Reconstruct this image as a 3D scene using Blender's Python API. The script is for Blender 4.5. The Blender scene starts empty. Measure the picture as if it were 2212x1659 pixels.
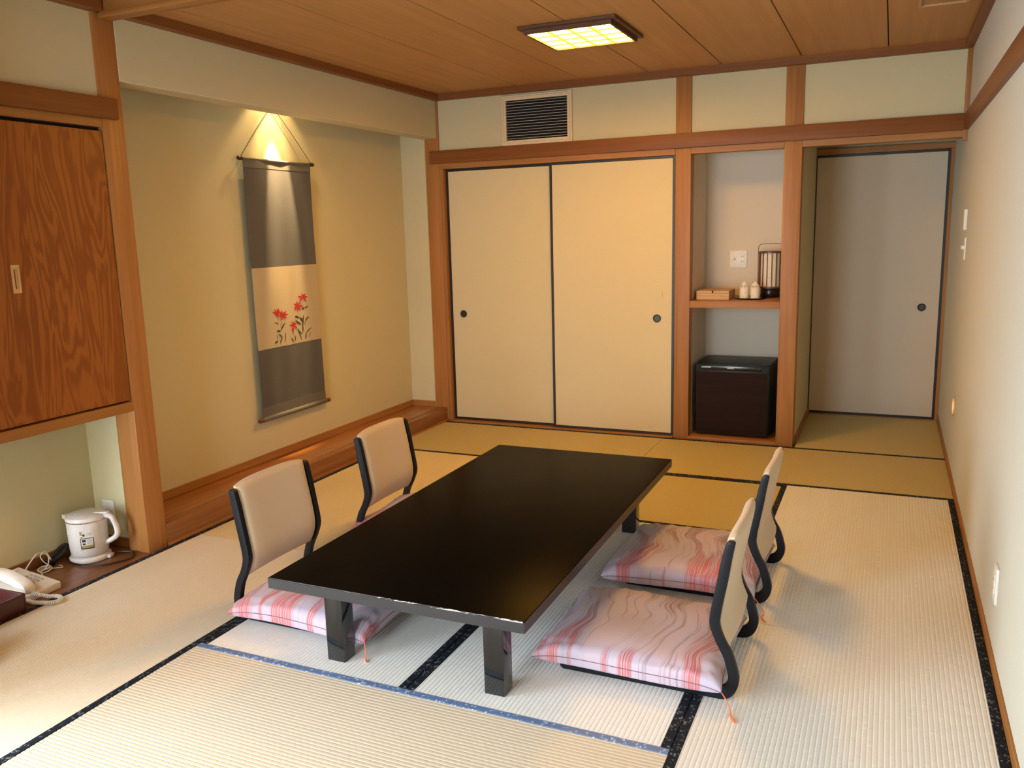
import bpy, bmesh, math, random
from mathutils import Vector, Matrix
random.seed(7)
scene = bpy.context.scene
COL = scene.collection
PI = math.pi

# ------------------------------------------------------------------ camera, world, exposure
cam_data = bpy.data.cameras.new('camera')
cam_data.sensor_fit = 'HORIZONTAL'; cam_data.sensor_width = 36.0
cam_data.lens = 29.5367; cam_data.clip_start = 0.02
camera = bpy.data.objects.new('camera', cam_data); COL.objects.link(camera)
camera.location = (3.0434, -5.5356, 1.4087)
camera.rotation_euler = (1.391148, 0.026252, 0.419080)
scene.camera = camera

world = bpy.data.worlds.new('overcast_sky'); scene.world = world; world.use_nodes = True
bg = world.node_tree.nodes['Background']
bg.inputs[0].default_value = (0.86, 0.98, 1.06, 1)
bg.inputs[1].default_value = 20.5
vs = scene.view_settings
vs.view_transform = 'Standard'; vs.look = 'None'; vs.gamma = 1.0; vs.use_curve_mapping = False
vs.exposure = 0.0
scene.cycles.use_denoising = True
scene.cycles.use_adaptive_sampling = True
scene.cycles.adaptive_threshold = 0.02
scene.cycles.max_bounces = 8
scene.cycles.diffuse_bounces = 5
scene.cycles.sample_clamp_indirect = 6.0
# daylight enters through the window behind the camera; this portal only guides sampling of the sky
WIN_END = (.65, 1.85); WIN_SIDE = (-6.25, -4.50)
for loc, rot, w in (((sum(WIN_END) / 2, -6.36, 1.02), (PI / 2, 0, 0), WIN_END[1] - WIN_END[0]), ((-.04, sum(WIN_SIDE) / 2, 1.02), (PI / 2, 0, -PI / 2), WIN_SIDE[1] - WIN_SIDE[0])):
    pl = bpy.data.lights.new('window_portal', 'AREA'); pl.shape = 'RECTANGLE'; pl.size = w; pl.size_y = 1.92; pl.cycles.is_portal = True
    po = bpy.data.objects.new('window_portal', pl); COL.objects.link(po); po.location = loc; po.rotation_euler = rot

LAMP_STRENGTH = 82.0
SPOT_POWER = 26.0

# ------------------------------------------------------------------ material helpers
def _set(nt, node, key, v):
    s = node.inputs[key]
    if isinstance(v, bpy.types.NodeSocket): nt.links.new(v, s)
    elif isinstance(v, (tuple, list)) and s.type == 'RGBA' and len(v) == 3: s.default_value = (*v, 1)
    else: s.default_value = v
class NT:
    def __init__(self, name):
        self.m = bpy.data.materials.new(name); self.m.use_nodes = True
        self.t = self.m.node_tree; self.b = self.t.nodes['Principled BSDF']
    def n(self, kind, inputs=None, **props):
        nd = self.t.nodes.new(kind)
        for k, v in props.items(): setattr(nd, k, v)
        for k, v in (inputs or {}).items(): _set(self.t, nd, k, v)
        return nd
    def obj(self): return self.n('ShaderNodeTexCoord').outputs['Object']
    def mapping(self, vec, scale=(1, 1, 1), loc=(0, 0, 0)):
        return self.n('ShaderNodeMapping', {'Vector': vec, 'Scale': scale, 'Location': loc}).outputs[0]
    def noise(self, vec, scale=5, detail=4, rough=.55, dist=0):
        return self.n('ShaderNodeTexNoise', {'Vector': vec, 'Scale': scale, 'Detail': detail, 'Roughness': rough, 'Distortion': dist}).outputs['Fac']
    def ramp(self, fac, stops, interp='LINEAR'):
        r = self.n('ShaderNodeValToRGB', {'Fac': fac}); e = r.color_ramp.elements; r.color_ramp.interpolation = interp
        while len(e) < len(stops): e.new(.5)
        for el, (p, c) in zip(e, stops):
            el.position = p; el.color = (*c, 1) if len(c) == 3 else c
        return r.outputs[0]
    def math(self, op, a, b=0.0, c=0.0):
        nd = self.n('ShaderNodeMath', operation=op); _set(self.t, nd, 0, a); _set(self.t, nd, 1, b); _set(self.t, nd, 2, c)
        return nd.outputs[0]
    def sep(self, vec):
        s = self.n('ShaderNodeSeparateXYZ', {'Vector': vec}); return s.outputs
    def comb(self, x, y, z): return self.n('ShaderNodeCombineXYZ', {0: x, 1: y, 2: z}).outputs[0]
    def mix(self, fac, a, b, blend='MIX'):
        nd = self.n('ShaderNodeMix', data_type='RGBA', blend_type=blend)
        _set(self.t, nd, 0, fac); _set(self.t, nd, 6, a if not isinstance(a, tuple) else (*a, 1)); _set(self.t, nd, 7, b if not isinstance(b, tuple) else (*b, 1))
        return nd.outputs[2]
    def bump(self, h, strength=.3, dist=.002):
        return self.n('ShaderNodeBump', {'Height': h, 'Strength': strength, 'Distance': dist}).outputs[0]
    def p(self, **kw):
        names = dict(color='Base Color', rough='Roughness', metal='Metallic', spec='Specular IOR Level', normal='Normal', coat='Coat Weight',
                     coat_rough='Coat Roughness', sheen='Sheen Weight', trans='Transmission Weight', emit='Emission Color', power='Emission Strength',
                     ior='IOR', aniso='Anisotropic', sheen_rough='Sheen Roughness', sheen_tint='Sheen Tint')
        for k, v in kw.items(): _set(self.t, self.b, names[k], v)
        return self.m

def plain(name, color, rough=.5, **kw):
    a = NT(name); v = a.noise(a.obj(), 40, 3)
    c = a.ramp(v, [(.3, tuple(x * .94 for x in color)), (.7, tuple(min(1, x * 1.05) for x in color))])
    return a.p(color=c, rough=rough, **kw)

def m_plaster(name, base):
    a = NT(name); o = a.obj()
    n1 = a.noise(o, 260, 3, .7); n2 = a.noise(o, 3, 3)
    c = a.mix(a.math('MULTIPLY', n1, .35), tuple(x * 1.05 for x in base), tuple(x * .82 for x in base))
    c = a.mix(a.math('MULTIPLY', n2, .12), c, (.6, .52, .3))
    return a.p(color=c, rough=.93, spec=.15, normal=a.bump(n1, .25, .0015))

def m_wood(name, axis, light, dark, rough=.45, fine=1.0, coat=0.0, spec=.35):
    a = NT(name); o = a.obj()
    s = {'x': (1.1, 32, 32), 'y': (32, 1.1, 32), 'z': (32, 32, 1.1)}[axis]
    v = a.mapping(o, tuple(q * fine for q in s))
    g = a.noise(v, 1.0, 5, .6, .6)
    s2 = {'x': (2.5, 190, 190), 'y': (190, 2.5, 190), 'z': (190, 190, 2.5)}[axis]
    f = a.noise(a.mapping(o, s2), 1.0, 2, .5)
    c = a.ramp(g, [(.25, dark), (.5, tuple((d + l) / 2 for d, l in zip(dark, light))), (.72, light)])
    c = a.mix(a.math('MULTIPLY', f, .3), c, tuple(x * .7 for x in dark))
    return a.p(color=c, rough=rough, spec=spec, coat=coat, coat_rough=.25, normal=a.bump(f, .08, .0006))

def m_plywood(name):
    a = NT(name); o = a.obj()
    w = a.noise(a.mapping(o, (1, 3, 3)), 1.0, 2, .5)
    v = a.mapping(o, (1.0, 7.5, 1.35))
    base = a.noise(v, 1.0, 3, .5, .9)
    fine = a.noise(a.mapping(o, (1, 55, 7)), 1.0, 2, .5)
    ph = a.math('ADD', a.math('MULTIPLY', base, 58.0), a.math('MULTIPLY', fine, 2.2))
    s = a.math('SINE', ph)
    grain = a.noise(a.mapping(o, (1, 260, 10)), 1.0, 3)
    c = a.ramp(a.math('MULTIPLY_ADD', s, .5, .5), [(.12, (.23, .066, .0095)), (.5, (.31, .098, .0145)), (.85, (.385, .130, .022))])
    c = a.mix(a.math('MULTIPLY', w, .55), c, (.29, .088, .0125))
    c = a.mix(a.math('MULTIPLY', grain, .28), c, (.20, .058, .009))
    return a.p(color=c, rough=.42, spec=.35)

def m_rush(name, base, line, pitch=.0143):
    a = NT(name); o = a.obj(); x, y, z = a.sep(o)
    u = a.math('DIVIDE', x, pitch); fl = a.math('FLOOR', u); fr = a.math('FRACT', u)
    d = a.math('ABSOLUTE', a.math('SUBTRACT', fr, .5))            # .5 at the furrow, 0 on the rib
    furrow = a.ramp(d, [(.36, (0, 0, 0)), (.47, (1, 1, 1))])
    tick = a.noise(a.comb(a.math('MULTIPLY', fl, 3.71), a.math('MULTIPLY', y, 70.0), 0), 1.0, 2, .5)
    tickm = a.ramp(tick, [(.60, (0, 0, 0)), (.68, (1, 1, 1))])
    tick2 = a.ramp(tick, [(.30, (1, 1, 1)), (.38, (0, 0, 0))])
    strand = a.noise(a.mapping(o, (14, 420, 1)), 1.0, 2, .6)
    blot = a.noise(o, 4.0, 3)
    c = a.mix(a.math('MULTIPLY', strand, .30), base, tuple(q * .74 for q in base))
    c = a.mix(a.math('MULTIPLY', blot, .18), c, tuple(q * .86 for q in base))
    c = a.mix(a.math('MULTIPLY', tickm, .35), c, tuple(q * .80 for q in base))
    c = a.mix(a.math('MULTIPLY', tick2, .35), c, line)
    c = a.mix(a.math('MULTIPLY', furrow, .62), c, line)
    return a.p(color=c, rough=.55, spec=.35, normal=a.bump(strand, .15, .0008))

def m_brocade(name, ground, motif, rough=.5, amount=.55, spec=.5):
    a = NT(name); o = a.obj()
    v = a.n('ShaderNodeTexVoronoi', {'Vector': a.mapping(o, (1, 1, 0)), 'Scale': 95.0, 'Randomness': .7}); dd = v.outputs['Distance']
    ring = a.ramp(dd, [(.16, (0, 0, 0)), (.24, (1, 1, 1)), (.36, (1, 1, 1)), (.46, (0, 0, 0))])
    pick = a.ramp(a.noise(o, 45, 1), [(.46, (0, 0, 0)), (.56, (1, 1, 1))])
    pet = a.noise(o, 420, 2)
    mk = a.math('MULTIPLY', a.math('MULTIPLY', ring, pick), a.ramp(pet, [(.4, (.25, .25, .25)), (.6, (1, 1, 1))]))
    thr = a.noise(a.mapping(o, (900, 200, 1)), 1.0, 1)
    g = a.mix(a.math('MULTIPLY', thr, .5), ground, tuple(q * .45 for q in ground))
    c = a.mix(a.math('MULTIPLY', mk, amount), g, motif)
    return a.p(color=c, rough=rough, spec=spec)

def m_zabuton(name):
    a = NT(name); o = a.obj(); x, y, z = a.sep(o)
    rnd_ = a.n('ShaderNodeObjectInfo').outputs['Random']
    off = a.math('MULTIPLY', rnd_, 40.0)
    bend = a.noise(a.comb(a.math('MULTIPLY', x, 2.6), a.math('MULTIPLY', y, 5.0), off), 1.0, 1, .4)
    xs = a.math('ADD', x, a.math('MULTIPLY', a.math('SUBTRACT', bend, .5), .20))
    band = a.noise(a.comb(a.math('MULTIPLY', xs, 19.0), a.math('MULTIPLY', y, 2.6), off), 1.0, 1, .4)
    bm_ = a.ramp(band, [(.49, (0, 0, 0)), (.55, (1, 1, 1))])
    line = a.noise(a.comb(a.math('MULTIPLY', xs, 230.0), a.math('MULTIPLY', y, 4.0), 0), 1.0, 2, .5)
    lm = a.ramp(line, [(.43, (.18, .18, .18)), (.52, (1, 1, 1))])
    thin = a.noise(a.comb(a.math('MULTIPLY', xs, 70.0), a.math('MULTIPLY', y, 2.4), a.math('ADD', off, 9.0)), 1.0, 1, .4)
    tm = a.math('MULTIPLY', a.ramp(thin, [(.60, (0, 0, 0)), (.62, (1, 1, 1)), (.66, (1, 1, 1)), (.68, (0, 0, 0))]), .5)
    yy = a.math('MULTIPLY_ADD', y, -1.3, .40)
    hue = a.math('ADD', yy, a.math('MULTIPLY', a.noise(a.comb(a.math('MULTIPLY', x, 16.0), a.math('MULTIPLY', y, 2.0), off), 1.0, 1), .5))
    red = a.ramp(hue, [(.40, (.20, .13, .115)), (.66, (.29, .125, .125)), (.84, (.38, .09, .10)), (.97, (.56, .11, .10))])
    tone = a.noise(a.comb(a.math('MULTIPLY', x, 5.0), a.math('MULTIPLY', y, 4.0), off), 1.0, 2)
    ground = a.ramp(tone, [(.32, (.43, .38, .50)), (.55, (.48, .40, .50)), (.72, (.54, .39, .46))])
    c = a.mix(tm, ground, (.22, .15, .18))
    c = a.mix(a.math('MULTIPLY', a.math('MULTIPLY', bm_, lm), .92), c, red)
    weave = a.noise(o, 700, 2)
    return a.p(color=c, rough=.5, spec=.35, sheen=.2, normal=a.bump(weave, .15, .0005))

def m_lacquer(name, color, rough, chips=0.0, coat=0.0, spec=.5):
    a = NT(name); o = a.obj(); n1 = a.noise(o, 30, 3)
    c = a.mix(a.math('MULTIPLY', n1, .5), color, tuple(q * 1.6 + .001 for q in color))
    r = a.math('MULTIPLY_ADD', a.noise(o, 3, 2), .04, rough - .02)
    if chips:
        m = a.ramp(a.noise(o, 120, 4, .7), [(1 - chips, (0, 0, 0)), (1 - chips + .02, (1, 1, 1))])
        c = a.mix(m, c, (.62, .60, .56))
    return a.p(color=c, rough=r, spec=spec, coat=coat, coat_rough=.08)

def m_cloth(name, color, sx=300, sy=300, amp=.25, rough=.8, bstr=.25, spec=.25, sheen=.1):
    a = NT(name); o = a.obj()
    w = a.noise(a.mapping(o, (sx, sx, sy)), 1.0, 3, .6); big = a.noise(o, 6, 3)
    c = a.mix(a.math('MULTIPLY', w, amp * 2), tuple(min(1, q * 1.06) for q in color), tuple(q * .7 for q in color))
    c = a.mix(a.math('MULTIPLY', big, .15), c, tuple(q * .85 for q in color))
    return a.p(color=c, rough=rough, spec=spec, sheen=sheen, normal=a.bump(w, bstr, .0012))

M = {}
M['plaster'] = m_plaster('plaster_wall', (.585, .525, .335))
M['plaster_daylit'] = m_plaster('plaster_wall_daylit', (.555, .555, .49))  # same plaster as elsewhere, daylight on the right wall whitened into its colour
M['plaster_grey'] = m_plaster('plaster_alcove', (.68, .62, .54))
WL, WD = (.45, .205, .055), (.29, .115, .028)
for ax in 'xyz': M['wood_' + ax] = m_wood('hinoki_wood_' + ax, ax, WL, WD)
for ax in 'xyz': M['dwood_' + ax] = m_wood('dark_board_' + ax, ax, (.26, .10, .032), (.15, .052, .017), rough=.3, coat=.15)
M['post_z'] = m_wood('alcove_post_wood', 'z', (.50, .22, .066), (.34, .135, .036), rough=.38)
for ax in 'xy': M['rail_' + ax] = m_wood('dark_rail_wood_' + ax, ax, (.27, .098, .026), (.185, .062, .0145), spec=.25)
M['toko_board'] = m_wood('alcove_board_wood', 'y', (.42, .165, .048), (.28, .098, .027), rough=.25, coat=.35)
M['ceiling'] = m_wood('ceiling_board_wood', 'y', (.54, .29, .105), (.44, .22, .075), rough=.55, fine=.6, spec=.25)
M['ceil_gap'] = plain('ceiling_gap', (.05, .015, .006), .8)
M['plywood'] = m_plywood('cabinet_plywood')
M['fusuma'] = m_cloth('fusuma_paper', (.64, .55, .34), 30, 420, .10, .75, .12, .3)
M['fusuma_grey'] = m_cloth('recess_door_paper', (.62, .53, .42), 30, 420, .10, .8, .12, .25)
M['black_frame'] = m_lacquer('black_door_frame', (.012, .008, .007), .4)
M['pull'] = m_lacquer('door_pull_metal', (.025, .02, .016), .35)
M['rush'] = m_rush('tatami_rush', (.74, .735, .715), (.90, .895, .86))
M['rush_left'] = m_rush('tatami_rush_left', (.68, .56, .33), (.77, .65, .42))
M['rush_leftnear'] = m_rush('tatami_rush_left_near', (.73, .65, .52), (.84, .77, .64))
M['rush_brightlit'] = m_rush('tatami_rush_brightlit', (.82, .825, .82), (.93, .93, .92))  # mats under the table, strong light there painted in as paler rush
M['rush_sheen'] = m_rush('tatami_rush_painted_sheen', (.64, .55, .43), (.45, .38, .28))  # near mat, yellow look of the weave sheen put into the rush colour
M['rush_lamp_tint'] = m_rush('tatami_rush_lamp_tint', (.49, .40, .18), (.55, .45, .22))  # back mats, warmth of the lamp light put into a yellower rush
M['border'] = m_brocade('tatami_border_navy', (.012, .017, .026), (.34, .36, .38), .7, .75, .12)
M['border_sheen'] = m_brocade('tatami_border_painted_sheen', (.13, .21, .40), (.80, .90, .98), .5, 1.0, .4)  # navy border of the near mat, window sheen painted in as blue cloth
M['table'] = m_lacquer('table_lacquer', (.0032, .0023, .0016), .30, spec=.015)
M['edge_band'] = m_lacquer('table_edge_lacquer', (.012, .011, .013), .38, spec=.5, coat=.15)
M['leg'] = m_lacquer('leg_lacquer', (.004, .004, .0045), .10, coat=.5)
M['chair_black'] = m_lacquer('chair_lacquer', (.006, .0072, .0105), .38, chips=.29, spec=.22)
M['upholstery'] = m_cloth('chair_upholstery', (.57, .45, .315), 420, 420, .08, .6, .1, .3, .2)
M['zabuton'] = m_zabuton('zabuton_fabric')
M['seam'] = plain('cushion_seam', (.16, .10, .11), .8)
M['tassel'] = plain('orange_tassel', (.80, .17, .055), .6)
M['white_plastic'] = plain('white_plastic', (.78, .76, .72), .35)
M['phone_plastic'] = plain('phone_plastic', (.74, .66, .59), .4)
M['kettle_plastic'] = plain('kettle_plastic', (.78, .74, .73), .3)
M['chrome'] = plain('chrome_band', (.7, .68, .66), .15, metal=1.0)
M['key_grey'] = plain('phone_key', (.38, .35, .31), .5)
M['black_plastic'] = plain('black_plastic', (.008, .008, .009), .25)
M['fridge_black'] = plain('fridge_black', (.004, .004, .004), .4, spec=.2)
M['black_cable'] = plain('black_cable', (.008, .007, .007), .45)
M['white_cable'] = plain('white_cable', (.62, .55, .46), .5)
M['tray_red'] = m_lacquer('red_brown_lacquer', (.05, .009, .007), .3)
M['tray_black'] = m_lacquer('black_tray_lacquer', (.008, .006, .006), .2)
M['fridge_wood'] = m_wood('fridge_wood_veneer', 'x', (.028, .012, .008), (.015, .006, .0045), rough=.55, spec=.08)
M['box_wood'] = m_wood('pale_box_wood', 'x', (.62, .40, .18), (.48, .29, .12), rough=.5)
M['paper'] = plain('white_paper', (.80, .74, .64), .7)
M['shade'] = plain('lantern_paper', (.80, .72, .60), .8)
M['lantern_wood'] = plain('lantern_frame_brown', (.12, .05, .022), .4)
M['lantern_base'] = m_lacquer('lantern_base_dark', (.012, .006, .005), .25)
M['glass'] = NT('drinking_glass').p(color=(.95, .97, .96), rough=.02, trans=1.0, ior=1.45)
M['grille_frame'] = plain('cream_grille_frame', (.72, .58, .37), .5)
M['grille_slat'] = plain('grille_slat_grey', (.48, .44, .38), .4)
M['void'] = plain('dark_void', (.004, .003, .003), .9)
M['lamp_frame'] = m_wood('lamp_frame_wood', 'x', (.13, .055, .022), (.08, .032, .013), rough=.5)
M['scroll_dark'] = m_cloth('scroll_charcoal_silk', (.050, .044, .045), 90, 520, .22, .42, .6, .6, .22)
M['scroll_trim'] = m_cloth('scroll_grey_silk', (.12, .11, .10), 90, 520, .22, .45, .5, .5, .0)
M['scroll_tan'] = m_cloth('scroll_tan_silk', (.45, .37, .25), 90, 420, .14, .5, .5, .5, .0)
M['scroll_red'] = plain('painted_red', (.42, .015, .014), .7)
M['scroll_green'] = plain('painted_green', (.035, .042, .026), .7)
M['rod'] = plain('dark_rod', (.03, .013, .01), .35)
M['rod_brown'] = plain('brown_rod', (.12, .04, .018), .35)
M['cord_dark'] = plain('scroll_cord', (.06, .035, .016), .7)
M['sticker_gold'] = plain('gold_print', (.42, .31, .10), .5)
M['sticker_black'] = plain('black_print', (.03, .027, .025), .6)
M['brass'] = plain('pale_pull_wood', (.66, .43, .20), .45)
M['pull_shadow'] = plain('pale_pull_recess', (.50, .33, .16), .6)
M['hiroen'] = m_wood('veranda_board', 'x', (.34, .17, .07), (.24, .11, .045), rough=.3)
M['alu'] = plain('window_frame_metal', (.25, .24, .23), .4, metal=.6)
a = NT('window_glass'); tr = a.n('ShaderNodeBsdfTransparent'); gl = a.n('ShaderNodeBsdfGlossy', {'Roughness': .03}); mx = a.n('ShaderNodeMixShader', {0: .06})
a.t.links.new(tr.outputs[0], mx.inputs[1]); a.t.links.new(gl.outputs[0], mx.inputs[2]); a.t.links.new(mx.outputs[0], a.t.nodes['Material Output'].inputs[0]); M['pane'] = a.m
a = NT('lamp_diffuser'); M['diffuser'] = a.p(color=(.9, .85, .7), rough=.6, emit=(1.0, .49, .07), power=LAMP_STRENGTH)
a = NT('foot_light_glow'); M['foot_glow'] = a.p(color=(.9, .6, .3), rough=.5, emit=(1.0, .50, .13), power=2.2)
a = NT('spot_glow'); M['spot_glow'] = a.p(color=(.9, .8, .6), rough=.5, emit=(1.0, .78, .45), power=8)
a = NT('lattice_translucent'); td = a.n('ShaderNodeBsdfTranslucent', {'Color': (.75, .52, .22, 1)}); mx = a.n('ShaderNodeMixShader', {0: .75})
a.p(color=(.62, .42, .18), rough=.6); a.t.links.new(a.b.outputs[0], mx.inputs[1]); a.t.links.new(td.outputs[0], mx.inputs[2]); a.t.links.new(mx.outputs[0], a.t.nodes['Material Output'].inputs[0]); M['lattice'] = a.m
# worn front edge of the table: pale chips along the near upper arris
a = NT('table_worn_edge'); o = a.obj(); x, y, z = a.sep(o)
w = a.ramp(a.noise(a.mapping(o, (26, 90, 160)), 1.0, 5, .75), [(.53, (0, 0, 0)), (.56, (1, 1, 1))])
side = a.ramp(a.math('MULTIPLY_ADD', x, 1.1, .5), [(.33, (0, 0, 0)), (.48, (1, 1, 1))])
M['table_edge'] = a.p(color=a.mix(a.math('MULTIPLY', w, side), (.012, .011, .012), (.70, .70, .72)), rough=.3)

# ------------------------------------------------------------------ mesh helpers
def box(bm, x0, x1, y0, y1, z0, z1, bev=0.0, seg=2):
    t = bmesh.new()
    bmesh.ops.create_cube(t, size=1.0, matrix=Matrix.Translation(((x0 + x1) / 2, (y0 + y1) / 2, (z0 + z1) / 2)) @ Matrix.Diagonal((x1 - x0, y1 - y0, z1 - z0, 1)))
    if bev: bmesh.ops.bevel(t, geom=t.edges[:], offset=bev, segments=seg, profile=.6, affect='EDGES', clamp_overlap=True)
    merge(bm, t); return bm
def merge(bm, t, mat=None):
    if mat is not None: bmesh.ops.transform(t, matrix=mat, verts=t.verts)
    me = bpy.data.meshes.new('tmp'); t.to_mesh(me); t.free(); bm.from_mesh(me); bpy.data.meshes.remove(me)
def B(*a, **k): return box(bmesh.new(), *a, **k)
def lathe(prof, n=32, cap=True, matrix=None):
    bm = bmesh.new(); rings = []
    for r, z in prof:
        if r < 1e-6: rings.append([bm.verts.new((0, 0, z))])
        else: rings.append([bm.verts.new((r * math.cos(2 * PI * i / n), r * math.sin(2 * PI * i / n), z)) for i in range(n)])
    for A, C in zip(rings, rings[1:]):
        for i in range(n):
            j = (i + 1) % n
            if len(A) == 1 and len(C) == 1: continue
            if len(A) == 1: bm.faces.new((A[0], C[j], C[i]))
            elif len(C) == 1: bm.faces.new((A[i], A[j], C[0]))
            else: bm.faces.new((A[i], A[j], C[j], C[i]))
    if cap:
        for R, rev in ((rings[0], True), (rings[-1], False)):
            if len(R) > 1: bm.faces.new(R[::-1] if rev else R)
    bmesh.ops.recalc_face_normals(bm, faces=bm.faces)
    if matrix is not None: bmesh.ops.transform(bm, matrix=matrix, verts=bm.verts)
    return bm
def spline(pts, n=6, closed=False):
    P = [Vector(p) for p in pts]; out = []; L = len(P)
    rng = range(L if closed else L - 1)
    for i in rng:
        p0 = P[(i - 1) % L] if (closed or i > 0) else P[0]; p1 = P[i]; p2 = P[(i + 1) % L]
        p3 = P[(i + 2) % L] if (closed or i + 2 < L) else P[-1]
        for k in range(n):
            t = k / n
            out.append(.5 * ((2 * p1) + (p2 - p0) * t + (2 * p0 - 5 * p1 + 4 * p2 - p3) * t * t + (3 * p1 - p0 - 3 * p2 + p3) * t ** 3))
    if not closed: out.append(P[-1])
    return out
def tube(pts, r, n=8, closed=False, radii=None, flat=1.0):
    bm = bmesh.new(); P = [Vector(p) for p in pts]; rings = []; L = len(P); up = None
    for i, p in enumerate(P):
        if closed: d = P[(i + 1) % L] - P[i - 1]
        else: d = P[min(i + 1, L - 1)] - P[max(i - 1, 0)]
        d.normalize()
        if up is None:
            up = Vector((0, 0, 1)) if abs(d.z) < .9 else Vector((1, 0, 0))
        s = d.cross(up)
        if s.length < 1e-6: s = d.orthogonal()
        s.normalize(); u = s.cross(d).normalized(); up = u
        rr = radii[i] if radii else r
        rings.append([bm.verts.new(p + s * rr * math.cos(2 * PI * k / n) + u * rr * flat * math.sin(2 * PI * k / n)) for k in range(n)])
    for i in range(L if closed else L - 1):
        A, C = rings[i], rings[(i + 1) % L]
        for k in range(n): bm.faces.new((A[k], A[(k + 1) % n], C[(k + 1) % n], C[k]))
    if not closed:
        bm.faces.new(rings[0][::-1]); bm.faces.new(rings[-1])
    bmesh.ops.recalc_face_normals(bm, faces=bm.faces)
    return bm
def poly_prism(pts, axis, a0, a1, bev=0):
    """extrude a 2-D outline along x, y or z"""
    bm = bmesh.new()
    def v(p, h):
        return {'x': (h, p[0], p[1]), 'y': (p[0], h, p[1]), 'z': (p[0], p[1], h)}[axis]
    A = [bm.verts.new(v(p, a0)) for p in pts]; C = [bm.verts.new(v(p, a1)) for p in pts]; n = len(pts)
    bm.faces.new(A); bm.faces.new(C[::-1])
    for i in range(n): bm.faces.new((A[i], C[i], C[(i + 1) % n], A[(i + 1) % n]))
    bmesh.ops.recalc_face_normals(bm, faces=bm.faces)
    if bev:
        es = [e for e in bm.edges if len(e.link_faces) == 2 and e.calc_face_angle(0) > .6]
        bmesh.ops.bevel(bm, geom=es, offset=bev, segments=2, profile=.6, affect='EDGES', clamp_overlap=True)
    return bm
def mesh_of(name, bm, smooth=True, angle=.6):
    me = bpy.data.meshes.new(name); bm.to_mesh(me); bm.free()
    if smooth:
        me.polygons.foreach_set('use_smooth', [True] * len(me.polygons)); me.set_sharp_from_angle(angle=angle)
    return me
def obj(name, bm, m, parent=None, smooth=True, loc=(0, 0, 0), rz=0.0, angle=.6):
    me = bm if isinstance(bm, bpy.types.Mesh) else mesh_of(name, bm, smooth, angle)
    if not me.materials: me.materials.append(M[m] if isinstance(m, str) else m)
    o = bpy.data.objects.new(name, me); COL.objects.link(o); o.location = loc; o.rotation_euler = (0, 0, rz)
    if parent: o.parent = parent
    return o
def tag(o, label, cat, group=None, kind=None):
    o['label'] = label; o['category'] = cat
    if group: o['group'] = group
    if kind: o['kind'] = kind
    return o
def thing(name, label, cat, loc=(0, 0, 0), rz=0.0, group=None, kind=None):
    o = bpy.data.objects.new(name, None); COL.objects.link(o); o.location = loc; o.rotation_euler = (0, 0, rz)
    o.empty_display_size = .05
    return tag(o, label, cat, group, kind)
def struct(name, bm, m, label, cat, **k):
    return tag(obj(name, bm, m, **k), label, cat, kind='structure')
def dup(root, loc, rz=0.0, label=None):
    r = root.copy(); COL.objects.link(r); r.location = loc; r.rotation_euler = (0, 0, rz)
    if label: r['label'] = label
    for ch in list(root.children):
        c = ch.copy(); COL.objects.link(c); c.parent = r
        for g in ch.children:
            d = g.copy(); COL.objects.link(d); d.parent = c
    return r

XR = 3.404; ZC = 2.385; ZK = 2.342; YN = -6.40

# ------------------------------------------------------------------ floor and tatami
fl = struct('floor', B(-.5, 3.6, YN - .1, 1.2, -.12, -.031), 'hiroen', 'straw tatami mat floor of the room', 'floor')
veranda = struct('floor_veranda', B(-.02, 3.42, YN, -4.335, -.031, -.004), 'hiroen', 'wooden board strip of floor by the window', 'floor')
def mat_mesh(w, l, bordered=True, pitch=.0143):
    e = .027 if bordered else .0
    x0, x1, y0, y1 = -w / 2 + e, w / 2 - e, -l / 2, l / 2
    bm = bmesh.new(); xs = []
    k0 = math.floor(x0 / pitch); x = k0
    prof = [(0, -.0015), (.10, -.0005), (.28, 0), (.72, 0), (.90, -.0005)]
    k = k0
    while k * pitch < x1:
        for f, h in prof:
            q = (k + f) * pitch
            if x0 < q < x1: xs.append((q, h))
        k += 1
    xs = [(x0, -.0008)] + xs + [(x1, -.0008)]
    top = [[bm.verts.new((q, yy, h)) for q, h in xs] for yy in (y0, y1)]
    for i in range(len(xs) - 1): bm.faces.new((top[0][i], top[0][i + 1], top[1][i + 1], top[1][i]))
    bl = [bm.verts.new((x0, y0, -.03)), bm.verts.new((x1, y0, -.03)), bm.verts.new((x1, y1, -.03)), bm.verts.new((x0, y1, -.03))]
    bm.faces.new([bl[0], bl[1]] + top[0][::-1]); bm.faces.new([bl[2], bl[3]] + top[1])
    bm.faces.new((bl[1], bl[2], top[1][-1], top[0][-1])); bm.faces.new((bl[3], bl[0], top[0][0], top[1][0])); bm.faces.new(bl[::-1])
    return mesh_of('tatami_mat', bm, False)
def tatami(x0, x1, y0, y1, axis, rush, border='border', bordered=True):
    g = .0012; x0 += g; x1 -= g; y0 += g; y1 -= g
    w, l, rz = (x1 - x0, y1 - y0, 0) if axis == 'y' else (y1 - y0, x1 - x0, PI / 2)
    o = obj('tatami_mat', mat_mesh(w, l, bordered), rush, fl, loc=((x0 + x1) / 2, (y0 + y1) / 2, 0), rz=rz)
    if bordered:
        me = mesh_of('border', B(-.0137, .0133, -l / 2, l / 2, -.03, .0013, bev=.0012, seg=1))
        for s in (-1, 1): obj('border', me, border, o, loc=(s * (w / 2 - .0135), 0, 0))
    return o
CX = (.016, .871, 1.714, 2.557, 3.397); R0, R1, R2, R3, R4, R5 = -.042, -.885, -1.730, -2.614, -3.465, -4.335
tatami(CX[0], 1.688, R1, R0, 'x', 'rush_lamp_tint'); tatami(1.688, CX[4], R1, R0, 'x', 'rush_lamp_tint')
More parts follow.
